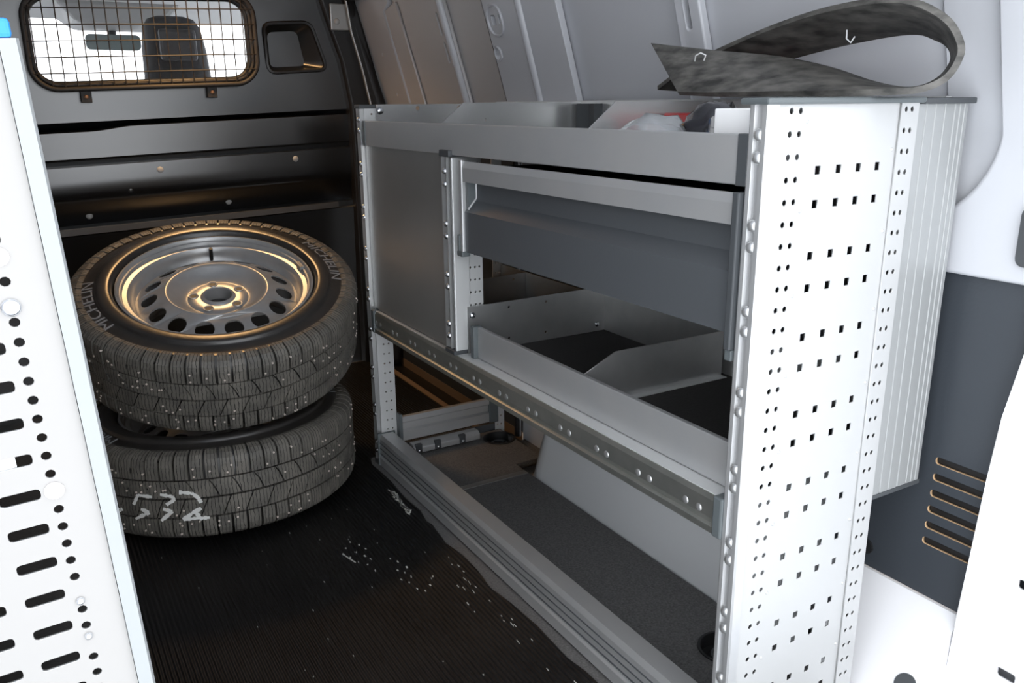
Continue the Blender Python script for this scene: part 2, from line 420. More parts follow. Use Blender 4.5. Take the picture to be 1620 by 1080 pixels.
st_.build('ledge_strip', mat('dull_grey_strip',(.10,.10,.10),.4,.3), bw)
dent = MB().dome((.338, YB-.0195, bz(.338,.737)), (0,-1,0), .008, .003, 12); dent.build('dent', BULK, bw, smooth=60)
for (x, z, oy) in ((.206,.660,.032),(.662,.662,.032),(1.131,.663,.012),(.437,.796,-.0225),(.902,.797,-.0225)):
    MB().dome((x, YB+oy, bz(x,z)), (0,-1,0), .011, .004, 12).build('rivet', mat('pale_rivet',(.42,.42,.41),.5), bw, smooth=60)
# side pillar between bulkhead and door
pil = MB()
pil.prism([(.985,1.50),(1.04,1.30),(1.09,1.15),(1.115,1.0),(1.12,.6),(1.12,-.03),(1.27,-.03),(1.27,.95),(1.19,1.25),(1.12,1.50)], lambda u, v, a: (u, a, v), YB-.045, YB+.02)
tag(pil.build('pillar_front', BULKB, smooth=30, bevel=.012), 'black painted body pillar between bulkhead and sliding door', 'pillar', kind='structure')
jm = thing('door_striker', 'small steel striker bracket with pale bolt beside the sliding door seal', 'bracket', (1.06,YB-.06,1.28))
MB().box(1.055,1.125,YB-.060,YB-.048,1.255,1.345).build('bracket', ALUD, jm, bevel=.004)
MB().dome((1.078,YB-.060,1.285), (0,-1,0), .011, .006).build('bolt', mat('pale_rivet',(.6,.6,.6),.5), jm, smooth=60)
MB().tube([(1.105,YB-.07,1.40),(1.125,YB-.07,1.25),(1.16,YB-.07,1.12),(1.185,YB-.07,1.0),(1.19,YB-.07,.9)], .005, 6).build('edge_strip', ALUD, jm, smooth=60)

# window glass and gasket
w1 = thing('window_1', 'bulkhead window pane in a black rubber gasket', 'window', (.44,YB,1.2), kind='structure')
me = plate_mesh('pane', rrect(.105,.775,1.078,1.342,.07,7), [], .004, lambda u, v, w: (u, YB+.012-w, bz(u, v)))
link('pane', me, [GLASS, GLASS], w1)
MB().tube([(u, YB-.004, bz(u, v)) for u, v in rrect(.106,.774,1.079,1.341,.068,8)], .011, 8, True).build('gasket', BLACK, w1, smooth=60)

# grille
gr = thing('window_grille', 'black welded wire mesh guard in front of the bulkhead window', 'grille', (.44,YB-.03,1.07))
GW = mat('black_grille_wire', (.02,.017,.015), .6, 0)
MB().tube([(u, YB-.034, bz(u, v)) for u, v in rrect(.098,.792,1.064,1.352,.075,8)], .008, 8, True).build('frame', GW, gr, smooth=60)
MB().tube([(u, YB-.026, bz(u, v)) for u, v in rrect(.110,.780,1.077,1.340,.068,8)], .006, 8, True).build('frame', GW, gr, smooth=60)
def winspan(x):    # vertical extent of the rounded frame at x
    r = .075; x0, x1, z0, z1 = .098, .792, 1.064, 1.352
    d = max(0, (x0+r)-x, x-(x1-r)); e = r-math.sqrt(max(0, r*r-d*d))
    return z0+e, z1-e
def winspan_h(z):
    r = .075; x0, x1, z0, z1 = .098, .792, 1.064, 1.352
    d = max(0, (z0+r)-z, z-(z1-r)); e = r-math.sqrt(max(0, r*r-d*d))
    return x0+e, x1-e
x = .118
while x < .785:
    a, b = winspan(x); MB().tube([(x, YB-.036, bz(x, a)), (x, YB-.036, bz(x, b))], .0020, 5).build('wire', GW, gr); x += .0352
for z in (1.112,1.160,1.208,1.256,1.304):
    a, b = winspan_h(z); MB().tube([(a, YB-.040, bz(a, z)), (b, YB-.040, bz(b, z))], .0020, 5).build('wire', GW, gr)
for x in (.243,.632):
    br = MB().box(x-.016, x+.016, YB-.030, YB-.004, bz(x,1.022), bz(x,1.068)).build('bracket', GW, gr, bevel=.002)
    MB().dome((x, YB-.030, bz(x,1.040)), (0,-1,0), .007, .004).build('screw', mat('rusty_screw',(.30,.17,.10),.5,.4), br, smooth=60)

# ------------------------------------------------------------------ cab beyond the window
cabm = thing('ceiling_cab', 'grey cab headliner above the windscreen', 'headliner', (.4,3.9,1.4), kind='structure')
hl = MB(); hp = [(3.13,1.44),(3.6,1.43),(4.1,1.39),(4.28,1.365),(4.30,1.40),(4.1,1.45),(3.13,1.49)]
hl.prism(hp, lambda u, v, a: (a, u, v), -.7, 1.25); hl.build('headliner', HEADL, cabm, smooth=40)
MB().hexa([(.32,3.95,1.325),(.64,3.95,1.325),(.64,4.25,1.315),(.32,4.25,1.315),(.24,3.9,1.41),(.72,3.9,1.41),(.72,4.3,1.38),(.24,4.3,1.38)]).build('overhead_console', mat('console_plastic',(.20,.20,.20),.6), cabm, bevel=.02)
MB().box(.42,.60,3.940,3.965,1.350,1.382).build('cabin_lamp', LAMPM, cabm, bevel=.004)
for sx, nm in ((-.72,'left'),(1.22,'right')):
    MB().hexa([(sx,4.25,1.0),(sx+.06,4.25,1.0),(sx+.06,4.32,1.0),(sx,4.32,1.0),(sx,4.18,1.42),(sx+.06,4.18,1.42),(sx+.06,4.25,1.42),(sx,4.25,1.42)]).build('windscreen_pillar', BULKB, cabm)
ds = MB().prism([(4.25,-.03),(4.9,-.03),(4.9,.86),(4.3,.93),(4.2,.80)], lambda u, v, a: (a, u, v), -.7, 1.25)
tag(ds.build('dashboard', PLAST, smooth=30), 'dark dashboard and lower cab behind the bulkhead', 'dashboard')
se = thing('cab_seat', 'charcoal front seat with integrated head restraint seen through the grille', 'seat', (.585,3.45,.5))
sm = MB()
def ellip_ring(z, cx, hw, cy, hd, n=20):
    out = []
    for i in range(n):
        t = 2*PI*i/n; c_, s_ = math.cos(t), math.sin(t)
        out.append((cx+hw*math.copysign(abs(c_)**.55, c_), cy+hd*math.copysign(abs(s_)**.55, s_), z))
    return out
def loft(mb, rings):
    n = len(rings[0]); v = [p for r in rings for p in r]; f = []
    for j in range(len(rings)-1):
        for i in range(n): f.append((j*n+i, j*n+(i+1) % n, (j+1)*n+(i+1) % n, (j+1)*n+i))
    f += [tuple(range(n-1,-1,-1)), tuple(range((len(rings)-1)*n, len(rings)*n))]
    return mb.add(v, f)
loft(sm, [ellip_ring(z, .59+.02*(1.3-z), hw, 3.45+.1*(z-1), hd) for z, hw, hd in ((.50,.19,.07),(.9,.20,.07),(1.02,.175,.065),(1.09,.125,.055),(1.10,.118,.05),(1.20,.112,.055),(1.28,.100,.055),(1.308,.080,.045),(1.318,.05,.03))])
sm.build('backrest', SEATM, se, smooth=60)
MB().box(.53,.66,3.385,3.41,1.16,1.27).build('head_restraint_pad', mat('seat_pad',(.07,.07,.075),.7), se, bevel=.012)
MB().box(.40,.78,3.42,3.9,.35,.52).build('cushion', SEATM, se, bevel=.04)
MB().box(.44,.74,3.46,3.86,-.03,.36).build('seat_base', PLAST, se)
tag(MB().box(-.7,1.25,3.14,4.95,-.06,-.03).build('floor_cab', PLAST), 'dark floor of the cab behind the bulkhead', 'floor', kind='structure')
mi = thing('interior_mirror', 'dark interior mirror hanging below the headliner', 'mirror', (.467,4.15,1.27))
me = MB().prism(rrect(.357,.578,1.236,1.300,.02,4), lambda u, v, a: (u, a, v), 4.17, 4.20); me.build('mirror_glass', mat('mirror_back',(.10,.12,.12),.3), mi, bevel=.004)
MB().tube([(.467,4.2,1.29),(.470,4.22,1.34),(.472,4.24,1.38)], .018, 8).build('stalk', PLAST, mi, smooth=60)
wsn = thing('window_2', 'windscreen glass beyond the cab seat', 'window', (.3,4.4,1.2), kind='structure')
MB().add([(-.66,4.62,.93),(1.22,4.62,.93),(1.22,4.28,1.38),(-.66,4.28,1.38),(-.66,4.626,.93),(1.22,4.626,.93),(1.22,4.286,1.38),(-.66,4.286,1.38)],
         [(0,1,2,3),(7,6,5,4),(0,4,5,1),(1,5,6,2),(2,6,7,3),(3,7,4,0)]).build('pane', GLASS, wsn)

# ------------------------------------------------------------------ wall lining, wheel arch, ledge, rear door
ln = thing('wall_lining', 'dark grey lining board with six routed vent slots beside the rack', 'lining board', (XW-.01,1.2,.185))
slots = []
for i in range(6):
    t = i/5; y = .7365+.004*t; z = .4305-.1465*t
    slots.append(rrect(.585, y, z-.0065, z+.0065, .0055, 4))
plate('board', LIN, ln, [(.53,.185),(2.05,.185),(2.05,.742),(.53,.742)], slots, .006, lambda u, v, w: (XW-.004-w, u, v), edge=PLYE)
box('slot_shade_sheet', BULKB, ln, XW-.0035, XW-.0005, .54, .80, .22, .50, 0)  # added black sheet: paints the dark gap behind the vent slots
MB().cyl((XW-.0105,.842,.222),(-1,0,0),.014,.004,16).build('plug', BLACK, ln, smooth=40)

wa = thing('trim_1', 'light grey painted wheel arch inside the lower rack bay', 'wheel arch', (1.12,1.4,0), kind='structure')
am = MB(); rings = []
ya, yb = .80, 1.86
for j in range(9):                       # rounded far end, swept forward
    t = j/8*PI/2
    yy = yb-.085*(1-math.sin(t)) if j else yb-.085
rngs = []
zs = [0,.02,.10,.20,.28,.34,.372,.385]
xin = [1.098,1.104,1.110,1.120,1.135,1.155,1.18,1.25]
yfar = [1.845,1.835,1.815,1.785,1.75,1.70,1.64,1.56]
for z, xi, yf in zip(zs, xin, yfar):
    row = [(xi, .86, z), (xi, 1.2, z), (xi, yf-.10, z)]
    for k in range(1, 7):
        t = k/6*PI/2; row.append((xi+.10*(1-math.cos(t))*1.0, yf-.10+.10*math.sin(t), z))
    row.append((1.26, yf, z)); rngs.append(row)
n = len(rngs[0])
am.add([p for r in rngs for p in r], [(j*n+i, j*n+i+1, (j+1)*n+i+1, (j+1)*n+i) for j in range(len(rngs)-1) for i in range(n-1)])
am.build('arch_skin', mat('arch_paint',(.74,.76,.78),.25,.0,coat=.8), wa, smooth=50)

lg = thing('trim_2', 'white painted sloping body ledge under the lining board', 'ledge', (1.17,.7,0), kind='structure')
MB().prism([(1.252,.185),(1.235,.183),(1.16,.085),(1.09,.010),(1.09,-.03),(1.252,-.03)], lambda u, v, a: (u, a, v), .655, .86).build('ledge', WHITEP, lg, smooth=40)
MB().cyl((1.148,.680,.0722),(-.73,0,.68),.018,.002,24).build('grommet', PLAST, lg, bevel=.002)
d2 = thing('door_2', 'white inner face of the open right rear door with curved edge', 'door', (XW,.3,0), kind='structure')
out = [(.640,1.02),(.625,.85),(.622,.72),(.632,.637),(.649,.532),(.657,.423),(.662,.321),(.669,.183),(.674,.037),(.676,-.10),(.66,-.30),(-.15,-.30),(-.15,1.02)]
sl = []
for i in range(4):
    z = .458-.159*i
    for q in range(3): y = .568+.0085*(i-1)-q*.075; sl.append(rrect(y-.028, y, z-.008, z+.008, .004, 3))
out = [(y*.972, 1-(1-z)*.972) for y, z in out]
plate('door_shell', WHITEP, d2, out, sl, .005, lambda u, v, w: (XW-.035+w, u, v))
MB().box(XW+.02,XW+.03,-.15,.60,-.30,1.02).build('slot_cavity_shade', BULKB, d2)  # black backing plate stands in for the shaded cavity behind the door slots

# ------------------------------------------------------------------ storage rack
rk = thing('storage_rack', 'aluminium van storage rack with perforated end panel standing along the right wall', 'rack', (X0+.2,1.45,0))
def xz(y): return lambda u, v, w: (u, y+w, v)
# near end panel (real holes)
holes = []
k = 0
z = .988
while z > .03:
    for x in (.838,.8545): holes.append(circle(x, z, .0042, 8))
    z -= .0281
z = .914
while z > .03:
    for zz in (z, z-.0435):
        if zz > .02:
            for x in (.8945,.9345,.974,1.013): holes.append([(x-.005,zz-.0055),(x+.005,zz-.0055),(x+.005,zz+.0055),(x-.005,zz+.0055)])
    z -= .1117
zt = .996
PANELM = mat('perforated_panel_sheet', (.46,.465,.465), .42, .25, bump=(120,.03))
RIBM = mat('ribbed_extension_alloy', (.36,.37,.37), .38, .35)
ep = plate('end_panel', PANELM, rk, [(.812,.002),(1.049,.002),(1.049,zt),(.812,zt)], holes, .0025, xz(Y0))
h2 = []; z = .988
while z > .03:
    for x in (1.058,1.0705): h2.append(circle(x, z, .0040, 8))
    z -= .0281
plate('rear_upright', PANELM, rk, [(1.047,.002),(1.085,.002),(1.085,zt),(1.047,zt)], h2, .003, xz(Y0-.003))
box('rear_upright_return', ALUD, rk, 1.078,1.085,Y0+.004,Y0+.04,.002,zt-.01,0)
# small pressed pips on the panel
pips = MB(); z = .975; i = 0
while z > .05:
    pips.dome((.867, Y0, z), (0,-1,0), .003, .002, 8, 2); pips.dome((1.040, Y0, z-.04), (0,-1,0), .003, .002, 8, 2); z -= .1117
po = pips.build('pressed_pips', PANELM, ep, smooth=60); po['kind'] = 'stuff'
# front profile with grooves and dimples
def front_profile(name, y_a, y_b, z0, z1, parent, m, width=.018):
    a, b = y_a, y_b; d = b-a
    prof = [(X0+.002,a),(X0+width,a),(X0+width,b),(X0+.002,b),(X0,b-.003),(X0,a+d*.72),(X0+.004,a+d*.66),(X0+.004,a+d*.36),(X0,a+d*.30),(X0,a+.003)]
    return MB().prism(prof, lambda u, v, q: (u, v, q), z0, z1).build(name, m, parent, smooth=20)
fp = front_profile('front_profile', Y0-.004, Y0+.028, .002, zt, rk, ALU)
z = .960
while z > .03:
    for dz in (0, -.0275):
        if z+dz > .02: MB().dome((X0+.003, Y0+.010, z+dz), (-1,-.5,0), (.0085), .0045, 12, 3).build('dimple', GALV, fp, smooth=70)
    z -= .1117
# ribbed deep section
ribs = MB(); xs_ = [1.086,1.109,1.130,1.152,1.175,1.187,1.198,XR]
for a, b in zip(xs_[:-1], xs_[1:]):
    ribs.prism([(a+.0016,Y0+.002),(b-.0016,Y0+.002),(b,Y0+.005),(b,Y0+.014),(a,Y0+.014),(a,Y0+.005)], lambda u, v, q: (u, v, q), .402, .9945)
ribs.build('ribbed_extension', RIBM, rk)
box('extension_foot', PLAST, rk, 1.085, XR+.002, Y0+.001, Y0+.04, .395, .402, 0)
box('top_cap', PLASTL, rk, X0-.005, 1.094, Y0-.008, Y0+.040, zt, 1.004, .003)
box('top_cap', PLAST, rk, 1.0945, XR+.006, Y0-.006, Y0+.040, .9945, 1.003, .002)

# far frame
def post_face(name, x0, x1, y, z0, z1, parent, cols, m=ALUW, pitch=.0281, r=.0027):
    hs = []; z = z1-.014
    while z > z0+.012:
        for x in cols: hs.append(circle(x, z, r, 8))
        z -= pitch
    return plate(name, m, parent, [(x0,z0),(x1,z0),(x1,z1),(x0,z1)], hs, .004, xz(y))
pf = post_face('far_post', X0+.010, X0+.058, Y1-.030, .012, .990, rk, (X0+.030, X0+.045))
def bump_strip(name, y, z0, z1, parent, w=.024):
    m_ = MB().prism([(X0-.001,y-w/2),(X0+.012,y-w/2),(X0+.012,y+w/2),(X0-.001,y+w/2),(X0+.004,y+w*.15),(X0+.004,y-w*.2)], lambda u, v, q: (u, v, q), z0, z1)
    o = m_.build(name, GALV, parent)
    d = MB(); z = z1-.03
    while z > z0+.04:
        for dz in (0,-.0275): d.dome((X0-.0005, y-.002, z+dz), (-1,-.2,0), .007, .005, 8, 2)
        z -= .1117
    b = d.build('dimples', CHROME, o, smooth=70); b['kind'] = 'stuff'
    return o
bump_strip('far_post_profile', Y1-.012, .012, .992, rk)
box('far_post_cap', PLAST, rk, X0-.004, X0+.06, Y1-.034, Y1+.004, .990, 1.0, .002)
box('far_post_foot', PLAST, rk, X0-.003, X0+.06, Y1-.034, Y1+.004, .0, .012, .002)
post_face('far_rear_post', XR-.032, XR, Y1-.030, .01, .985, rk, (XR-.022, XR-.011))
box('far_bottom_tie', DGREY, rk, X0+.058, XR-.032, Y1-.028, Y1-.020, .01, .05, 0)

# mid post
bump_strip('mid_post_profile', 1.628, .472, .893, rk)
post_face('mid_post', X0+.006, X0+.075, 1.602, .468, .893, rk, (X0+.044,X0+.056,X0+.067))
MB().box(X0+.002,X0+.040,1.596,1.603,.470,.892).build('mid_post_face', ALUW, rk, bevel=.002)
box('mid_post_cap', PLAST, rk, X0-.005, X0+.05, 1.596, 1.642, .893, .907, .002)
box('mid_post_foot', PLAST, rk, X0-.004, X0+.05, 1.596, 1.642, .461, .471, .002)

# closed front sheet between far and mid posts
box('front_sheet', ALUD, rk, X0+.010, X0+.014, 1.640, Y1-.028, .466, .905, .001)

# top tray
box('top_rail', ALU, rk, X0+.004, X0+.012, Y0+.030, Y1-.034, .897, .9605, .002)
box('rail_cap', PLAST, rk, X0+.002, X0+.014, Y0+.028, Y0+.046, .896, .961, .001)
box('rail_cap', PLASTL, rk, X0+.002, X0+.014, Y1-.046, Y1-.034, .897, .9605, .001)
box('top_shelf', SHELF, rk, X0+.012, XR-.006, Y0+.03, Y1-.034, .897, .905, 0)
box('back_plate', GALV, rk, XR-.006, XR-.002, Y0+.03, Y1-.03, .897, 1.003, 0)
box('back_rim', ALUW, rk, XR-.014, XR, Y0+.03, Y1-.03, 1.000, 1.005, 0)
PALE = mat('pale_aluminium_plate', (.60,.61,.61), .24, .75, noise=(18,.5,(.66,.66,.66)))
plate('top_end_plate', PALE, rk, [(X0+.040,.905),(XR-.006,.905),(XR-.006,1.0),(X0+.040,1.0)], [circle(x, z, .006, 10) for x in (.95,1.072,1.16) for z in (.990,.925)], .003, xz(Y1-.040))
MB().dome((X0+.050, Y1-.040, .984), (0,-1,0), .010, .005, 12).build('bolt', CHROME, rk, smooth=60)
for (yy) in (1.70, 1.150):
    dv = plate('top_divider', PALE, rk, [(X0+.014,.905),(XR-.010,.905),(XR-.010,1.002),(X0+.088,1.002),(X0+.030,.957),(X0+.014,.930)], [circle(.935,.965,.004,8)], .003, xz(yy))
MB().prism([(XR-.030,1.62),(XR-.006,1.62),(XR-.006,1.69),(XR-.030,1.69),(XR-.018,1.655)], lambda u, v, q: (u, v, q), .905, .998).build('rear_strut', PLAST, rk)

# drop-front drawer / flap
fa = MB().prism([(X0+.006,.700),(X0+.006,.784),(X0+.028,.806),(X0+.028,.850),(X0+.034,.850),(X0+.034,.804),(X0+.012,.780),(X0+.012,.700)], lambda u, v, q: (u, q, v), .772, 1.548).build('flap', DGREY, rk)
hp = MB().prism([(X0+.002,.846),(X0+.002,.874),(X0+.005,.887),(X0+.009,.887),(X0+.0092,.884),(X0+.010,.880),(X0+.010,.846)], lambda u, v, q: (u, q, v), .780, 1.548).build('grip_profile', ALU, fa)
br = MB().box(X0-.006, X0+.012, Y0+.030, .782, .680, .889).build('end_bracket', PLAST, fa, bevel=.002)
MB().box(X0+.0, X0+.012, 1.549, 1.561, .698, .890).build('hinge_bar', ALU, fa, bevel=.002)
MB().box(X0-.004, X0+.016, 1.545, 1.570, .690, .701).build('hinge_foot', PLASTL, fa, bevel=.002)
MB().box(X0-.003, X0+.010, 1.561, 1.568, .698, .735).build('hinge_foot', PLASTL, fa, bevel=.001)
MB().prism([(X0+.008,.846),(X0+.032,.846),(X0+.032,.808),(X0+.010,.787)], lambda u, v, q: (u, q, v), 1.536, 1.546).build('end_plate', PLASTL, fa)
MB().tube([(X0+.027,1.536,.846),(X0+.027,1.536,.812),(X0+.008,1.536,.790)], .0022, 6).build('end_seam', ALU, fa)
MB().box(X0+.036, XR-.030, .790, 1.545, .702, .874).build('flap_gap_shade', BLACK, fa)  # added block, black so the gap above the flap stays dark
box('catch', PLASTL, rk, X0-.002, X0+.012, Y0+.030, Y0+.042, .665, .680, .001)

# middle shelf
mr = MB().prism([(X0+.0,.424),(X0+.0,.452),(X0+.003,.460),(X0+.042,.460),(X0+.042,.452),(X0+.010,.448),(X0+.004,.440),(X0+.004,.434),(X0+.010,.428),(X0+.010,.418),(X0-.002,.412),(X0-.002,.402),(X0+.012,.402),(X0+.006,.410)],
        lambda u, v, q: (u, q, v), Y0+.040, Y1-.050).build('middle_rail', RAILM, rk)
box('middle_rail_top', ALUW, mr, X0+.004, X0+.042, Y0+.040, Y1-.050, .4600, .4615, 0)
y = Y0+.075
while y < Y1-.06:
    for dy in (0, .028): MB().dome((X0+.001, y+dy, .431), (-1,0,.1), (.007), .003, 10, 3).build('dimple', GALV, mr, smooth=70)
    y += .1117
for ya_, yb_ in ((Y0+.026, Y0+.044), (Y1-.052, Y1-.034)):
    box('rail_end_cap', PLASTL, mr, X0-.004, X0+.044, ya_, yb_, .400, .4635, .003)
box('middle_shelf', SHELF, rk, X0+.042, XR-.004, Y0+.03, Y1-.034, .452, .463, 0)
box('tray_front', ALU, rk, X0+.030, X0+.040, Y0+.036, 1.548, .463, .5325, .0015)
box('tray_cap', PLAST, rk, X0+.026, X0+.042, Y0+.026, Y0+.038, .462, .533, .001)
box('tray_cap', PLASTL, rk, X0+.020, X0+.042, 1.548, 1.562, .462, .534, .001)
box('tray_back', GALV, rk, XR-.008, XR-.004, Y0+.03, 1.64, .463, .575, 0)
plate('tray_side', GALV, rk, [(X0+.030,.463),(XR-.008,.463),(XR-.008,.572),(X0+.030,.568)], [circle(x, z, .0035, 8) for x in (.93,1.03) for z in (.555,.482)], .003, xz(1.592))
MB().dome((X0+.042,1.592,.548),(0,-1,0),.008,.005,12).build('bolt', CHROME, rk, smooth=60)
MB().dome((X0+.040,1.592,.515),(0,-1,0),.004,.003,8).build('bolt', CHROME, rk, smooth=60)
MB().dome((XR-.03,1.592,.480),(0,-1,0),.007,.004,12).build('bolt', CHROME, rk, smooth=60)
plate('tray_divider', GALV, rk, [(X0+.042,.463),(XR-.022,.463),(XR-.022,.557),(.915,.557),(X0+.042,.521)], [], .003, xz(1.176))
box('divider_foot', ALUW, rk, X0+.042, XR-.022, 1.160, 1.176, .463, .4645, 0)
plate('far_tray_side', GALV, rk, [(X0+.042,.463),(XR-.008,.463),(XR-.008,.545),(X0+.042,.535)], [circle(1.16,.530,.0035,8)], .003, xz(1.96))
box('far_tray_back', GALV, rk, XR-.008, XR-.004, 1.64, Y1-.034, .463, .545, 0)
box('rear_upright', PLAST, rk, XR-.022, XR-.008, Y0+.030, Y0+.06, .463, .90, 0)

# lower bay
lr = MB().prism([(X0-.004,.006),(X0-.004,.030),(X0+.0,.034),(X0-.001,.052),(X0-.001,.086),(X0+.004,.098),(X0+.040,.098),(X0+.046,.092),(X0+.046,.03),(X0+.040,.03),(X0+.040,.090),(X0+.008,.090),(X0+.006,.006)],
        lambda u, v, q: (u, q, v), Y0+.030, Y1-.036).build('bottom_rail', ALU, rk, smooth=15)
for zz in (.040,.056,.072):
    box('groove_line', DGREY, lr, X0-.0022, X0-.0006, Y0+.032, Y1-.038, zz, zz+.0025, 0)
box('rail_end', PLASTL, lr, X0-.006, X0+.048, Y1-.040, Y1-.034, .004, .100, .001)
plate('bay_floor', PLY, rk, [(X0+.008,Y0+.03),(1.097,Y0+.03),(1.097,1.85),(1.19,1.85),(1.19,Y1-.034),(X0+.008,Y1-.034)],
      [circle(1.150,2.035,.045,24), circle(1.005,.945,.045,24)], .018, lambda u, v, w: (u, v, .030-w))
box('floor_joint_strip', ALUD, rk, X0+.046, 1.095, 1.780, 1.800, .030, .0315, 0)
for nm, (cx, cy) in (('a',(1.150,2.035)),('b',(1.005,.945))):
    cup = MB().lathe([(.049,.031),(.049,.033),(.044,.033),(.042,.008),(.030,.004),(.0,.004)], 24)
    cup.v = [(a+cx, b+cy, c) for a, b, c in cup.v]
    co = cup.build('lashing_cup', BLACK, rk, smooth=40)
    MB().tube([(cx+.022*math.cos(t), cy+.022*math.sin(t), .014) for t in [2*PI*i/16 for i in range(16)]], .004, 6, True).build('lashing_ring', PLAST, co, smooth=60)
er = MB().prism([(2.088,.066),(2.088,.094),(2.094,.100),(2.094,.118),(2.086,.124),(2.086,.140),(2.100,.140),(2.100,.066)], lambda u, v, q: (q, u, v), X0+.060, XR-.060).build('end_rail', ALU, rk)
box('end_rail_cap', PLASTL, er, X0+.056, X0+.066, 2.080, 2.104, .064, .150, .002)
box('end_rail_cap', PLASTL, er, XR-.062, XR-.034, 2.080, 2.104, .064, .142, .002)
cb = MB().prism([(2.050,.034),(2.050,.052),(2.062,.060),(2.086,.060),(2.086,.034)], lambda u, v, q: (q, u, v), X0+.085, X0+.30).build('clamp_bar', ALU, er, bevel=.003)
for x in (X0+.10, X0+.16, X0+.24):
    MB().box(x-.010, x+.010, 2.0475, 2.06, .036, .062).build('clamp_slot', PLAST, cb, bevel=.002)
    MB().dome((x, 2.0475, .043), (0,-1,.3), .005, .004, 8).build('bolt', CHROME, cb, smooth=60)

# ------------------------------------------------------------------ left rack end panel
LY = .74
lk = thing('perforated_panel', 'white slotted end panel of the left rack with blue cap', 'rack', (.070,LY,.002))
# local frame: origin at the panel's right edge on the floor, leaning with the wall
def lp_(u, v, w): return (u, w, v)
k_ = LY/.62
def Lz(z): return 1-(1-z)*k_
hs = []
z = .935
zb = [Lz(.876), Lz(.744)]
pitch = .01365*k_
zz = Lz(.784)+pitch*14
bolts = [Lz(.876), Lz(.744), Lz(.655), Lz(.625)]
while zz > .05:
    if all(abs(zz-b) > pitch*.5 for b in bolts): hs.append(circle(-.0440, zz, .0040, 10))
    zz -= pitch
zr = Lz(.744)+.0265*k_*14; i = 0
while zr > .05:
    hs.append(rrect(-.0840, -.0540, zr-.0050, zr+.0050, .003, 2))
    hs.append(rrect(-.128, -.098, zr-.0050, zr+.0050, .003, 2))
    hs.append(rrect(-.172, -.142, zr-.0050, zr+.0050, .003, 2))
    zr -= .0265*k_
ho = [(-.0140,.022),(-.0140,1.043),(-.36,1.043),(-.36,.022)]
me = plate_mesh('panel', ho, hs, .003, lp_); link('panel', me, [mat('warm_white_sheet',(.33,.32,.31),.45,.2), ALU], lk, local=True)
MB().prism([(-.0135,-.004),(-.002,-.002),(0,.002),(0,.05),(-.0135,.05)], lambda u, v, q: (u, v, q), .022, 1.048).build('edge_profile', mat('white_edge_profile',(.31,.325,.33),.4,.2), lk, local=True)
MB().box(-.36,-.014,.0,.05,1.043,1.048).build('top_flange', ALUW, lk, local=True)
MB().box(-.34,-.004,-.004,.055,1.048,1.062).build('blue_cap', BLUE, lk, local=True, bevel=.003)
MB().box(-.33,-.020,.0,.05,1.062,1.20).build('blue_board', BLUE, lk, local=True, bevel=.003)
for b, r_, m_ in ((bolts[0],.0075,CHROME),(bolts[1],.0078,CARTON),(bolts[2],.0038,CHROME),(bolts[3],.0036,CHROME)):
    o = MB().dome((-.0440,-.0005,b),(0,-1,0),r_,.004,14).build('bolt', m_, lk, local=True, smooth=60)
MB().dome((-.0445,-.0005,bolts[0]+.040),(0,-1,0),.0075,.004,14).build('bolt', CARTON, lk, local=True, smooth=60)
# hidden rest of that rack
for zz in (.05,.42,.74):
    MB().box(-.36,-.03,.06,1.15,zz,zz+.012).build('shelf', SHELF, lk, local=True)
MB().box(-.36,-.01,1.15,1.16,.022,1.04).build('far_panel', ALUD, lk, local=True)
MB().box(-.372,-.362,.0,1.16,.022,1.04).build('back_panel', ALUD, lk, local=True)
# printed sticker seen through a slot
def text_mesh(s, size, extrude):
    cu = bpy.data.curves.new('txt', 'FONT'); cu.body = s; cu.size = size; cu.extrude = extrude; cu.align_x = 'LEFT'
    ob = bpy.data.objects.new('txt', cu); C.objects.link(ob)
    me = bpy.data.meshes.new_from_object(ob); bpy.data.objects.remove(ob); bpy.data.curves.remove(cu)
    me.materials.clear(); return me
sz = Lz(.744)+.0265*k_
st = MB().box(-.098,-.066,.0045,.0055,sz-.012,sz+.012).build('sticker', CARTON, lk, local=True)
tm = text_mesh('050', .0085*S, .0002)
for v in tm.vertices: x, y_, z_ = v.co; v.co = Vector((-.093*S+x, .0042*S-z_, (sz-.003)*S+y_))
link('sticker_print', tm, PLAST, st, local=True)
lk.rotation_euler = (0, -math.radians(2.76), 0)

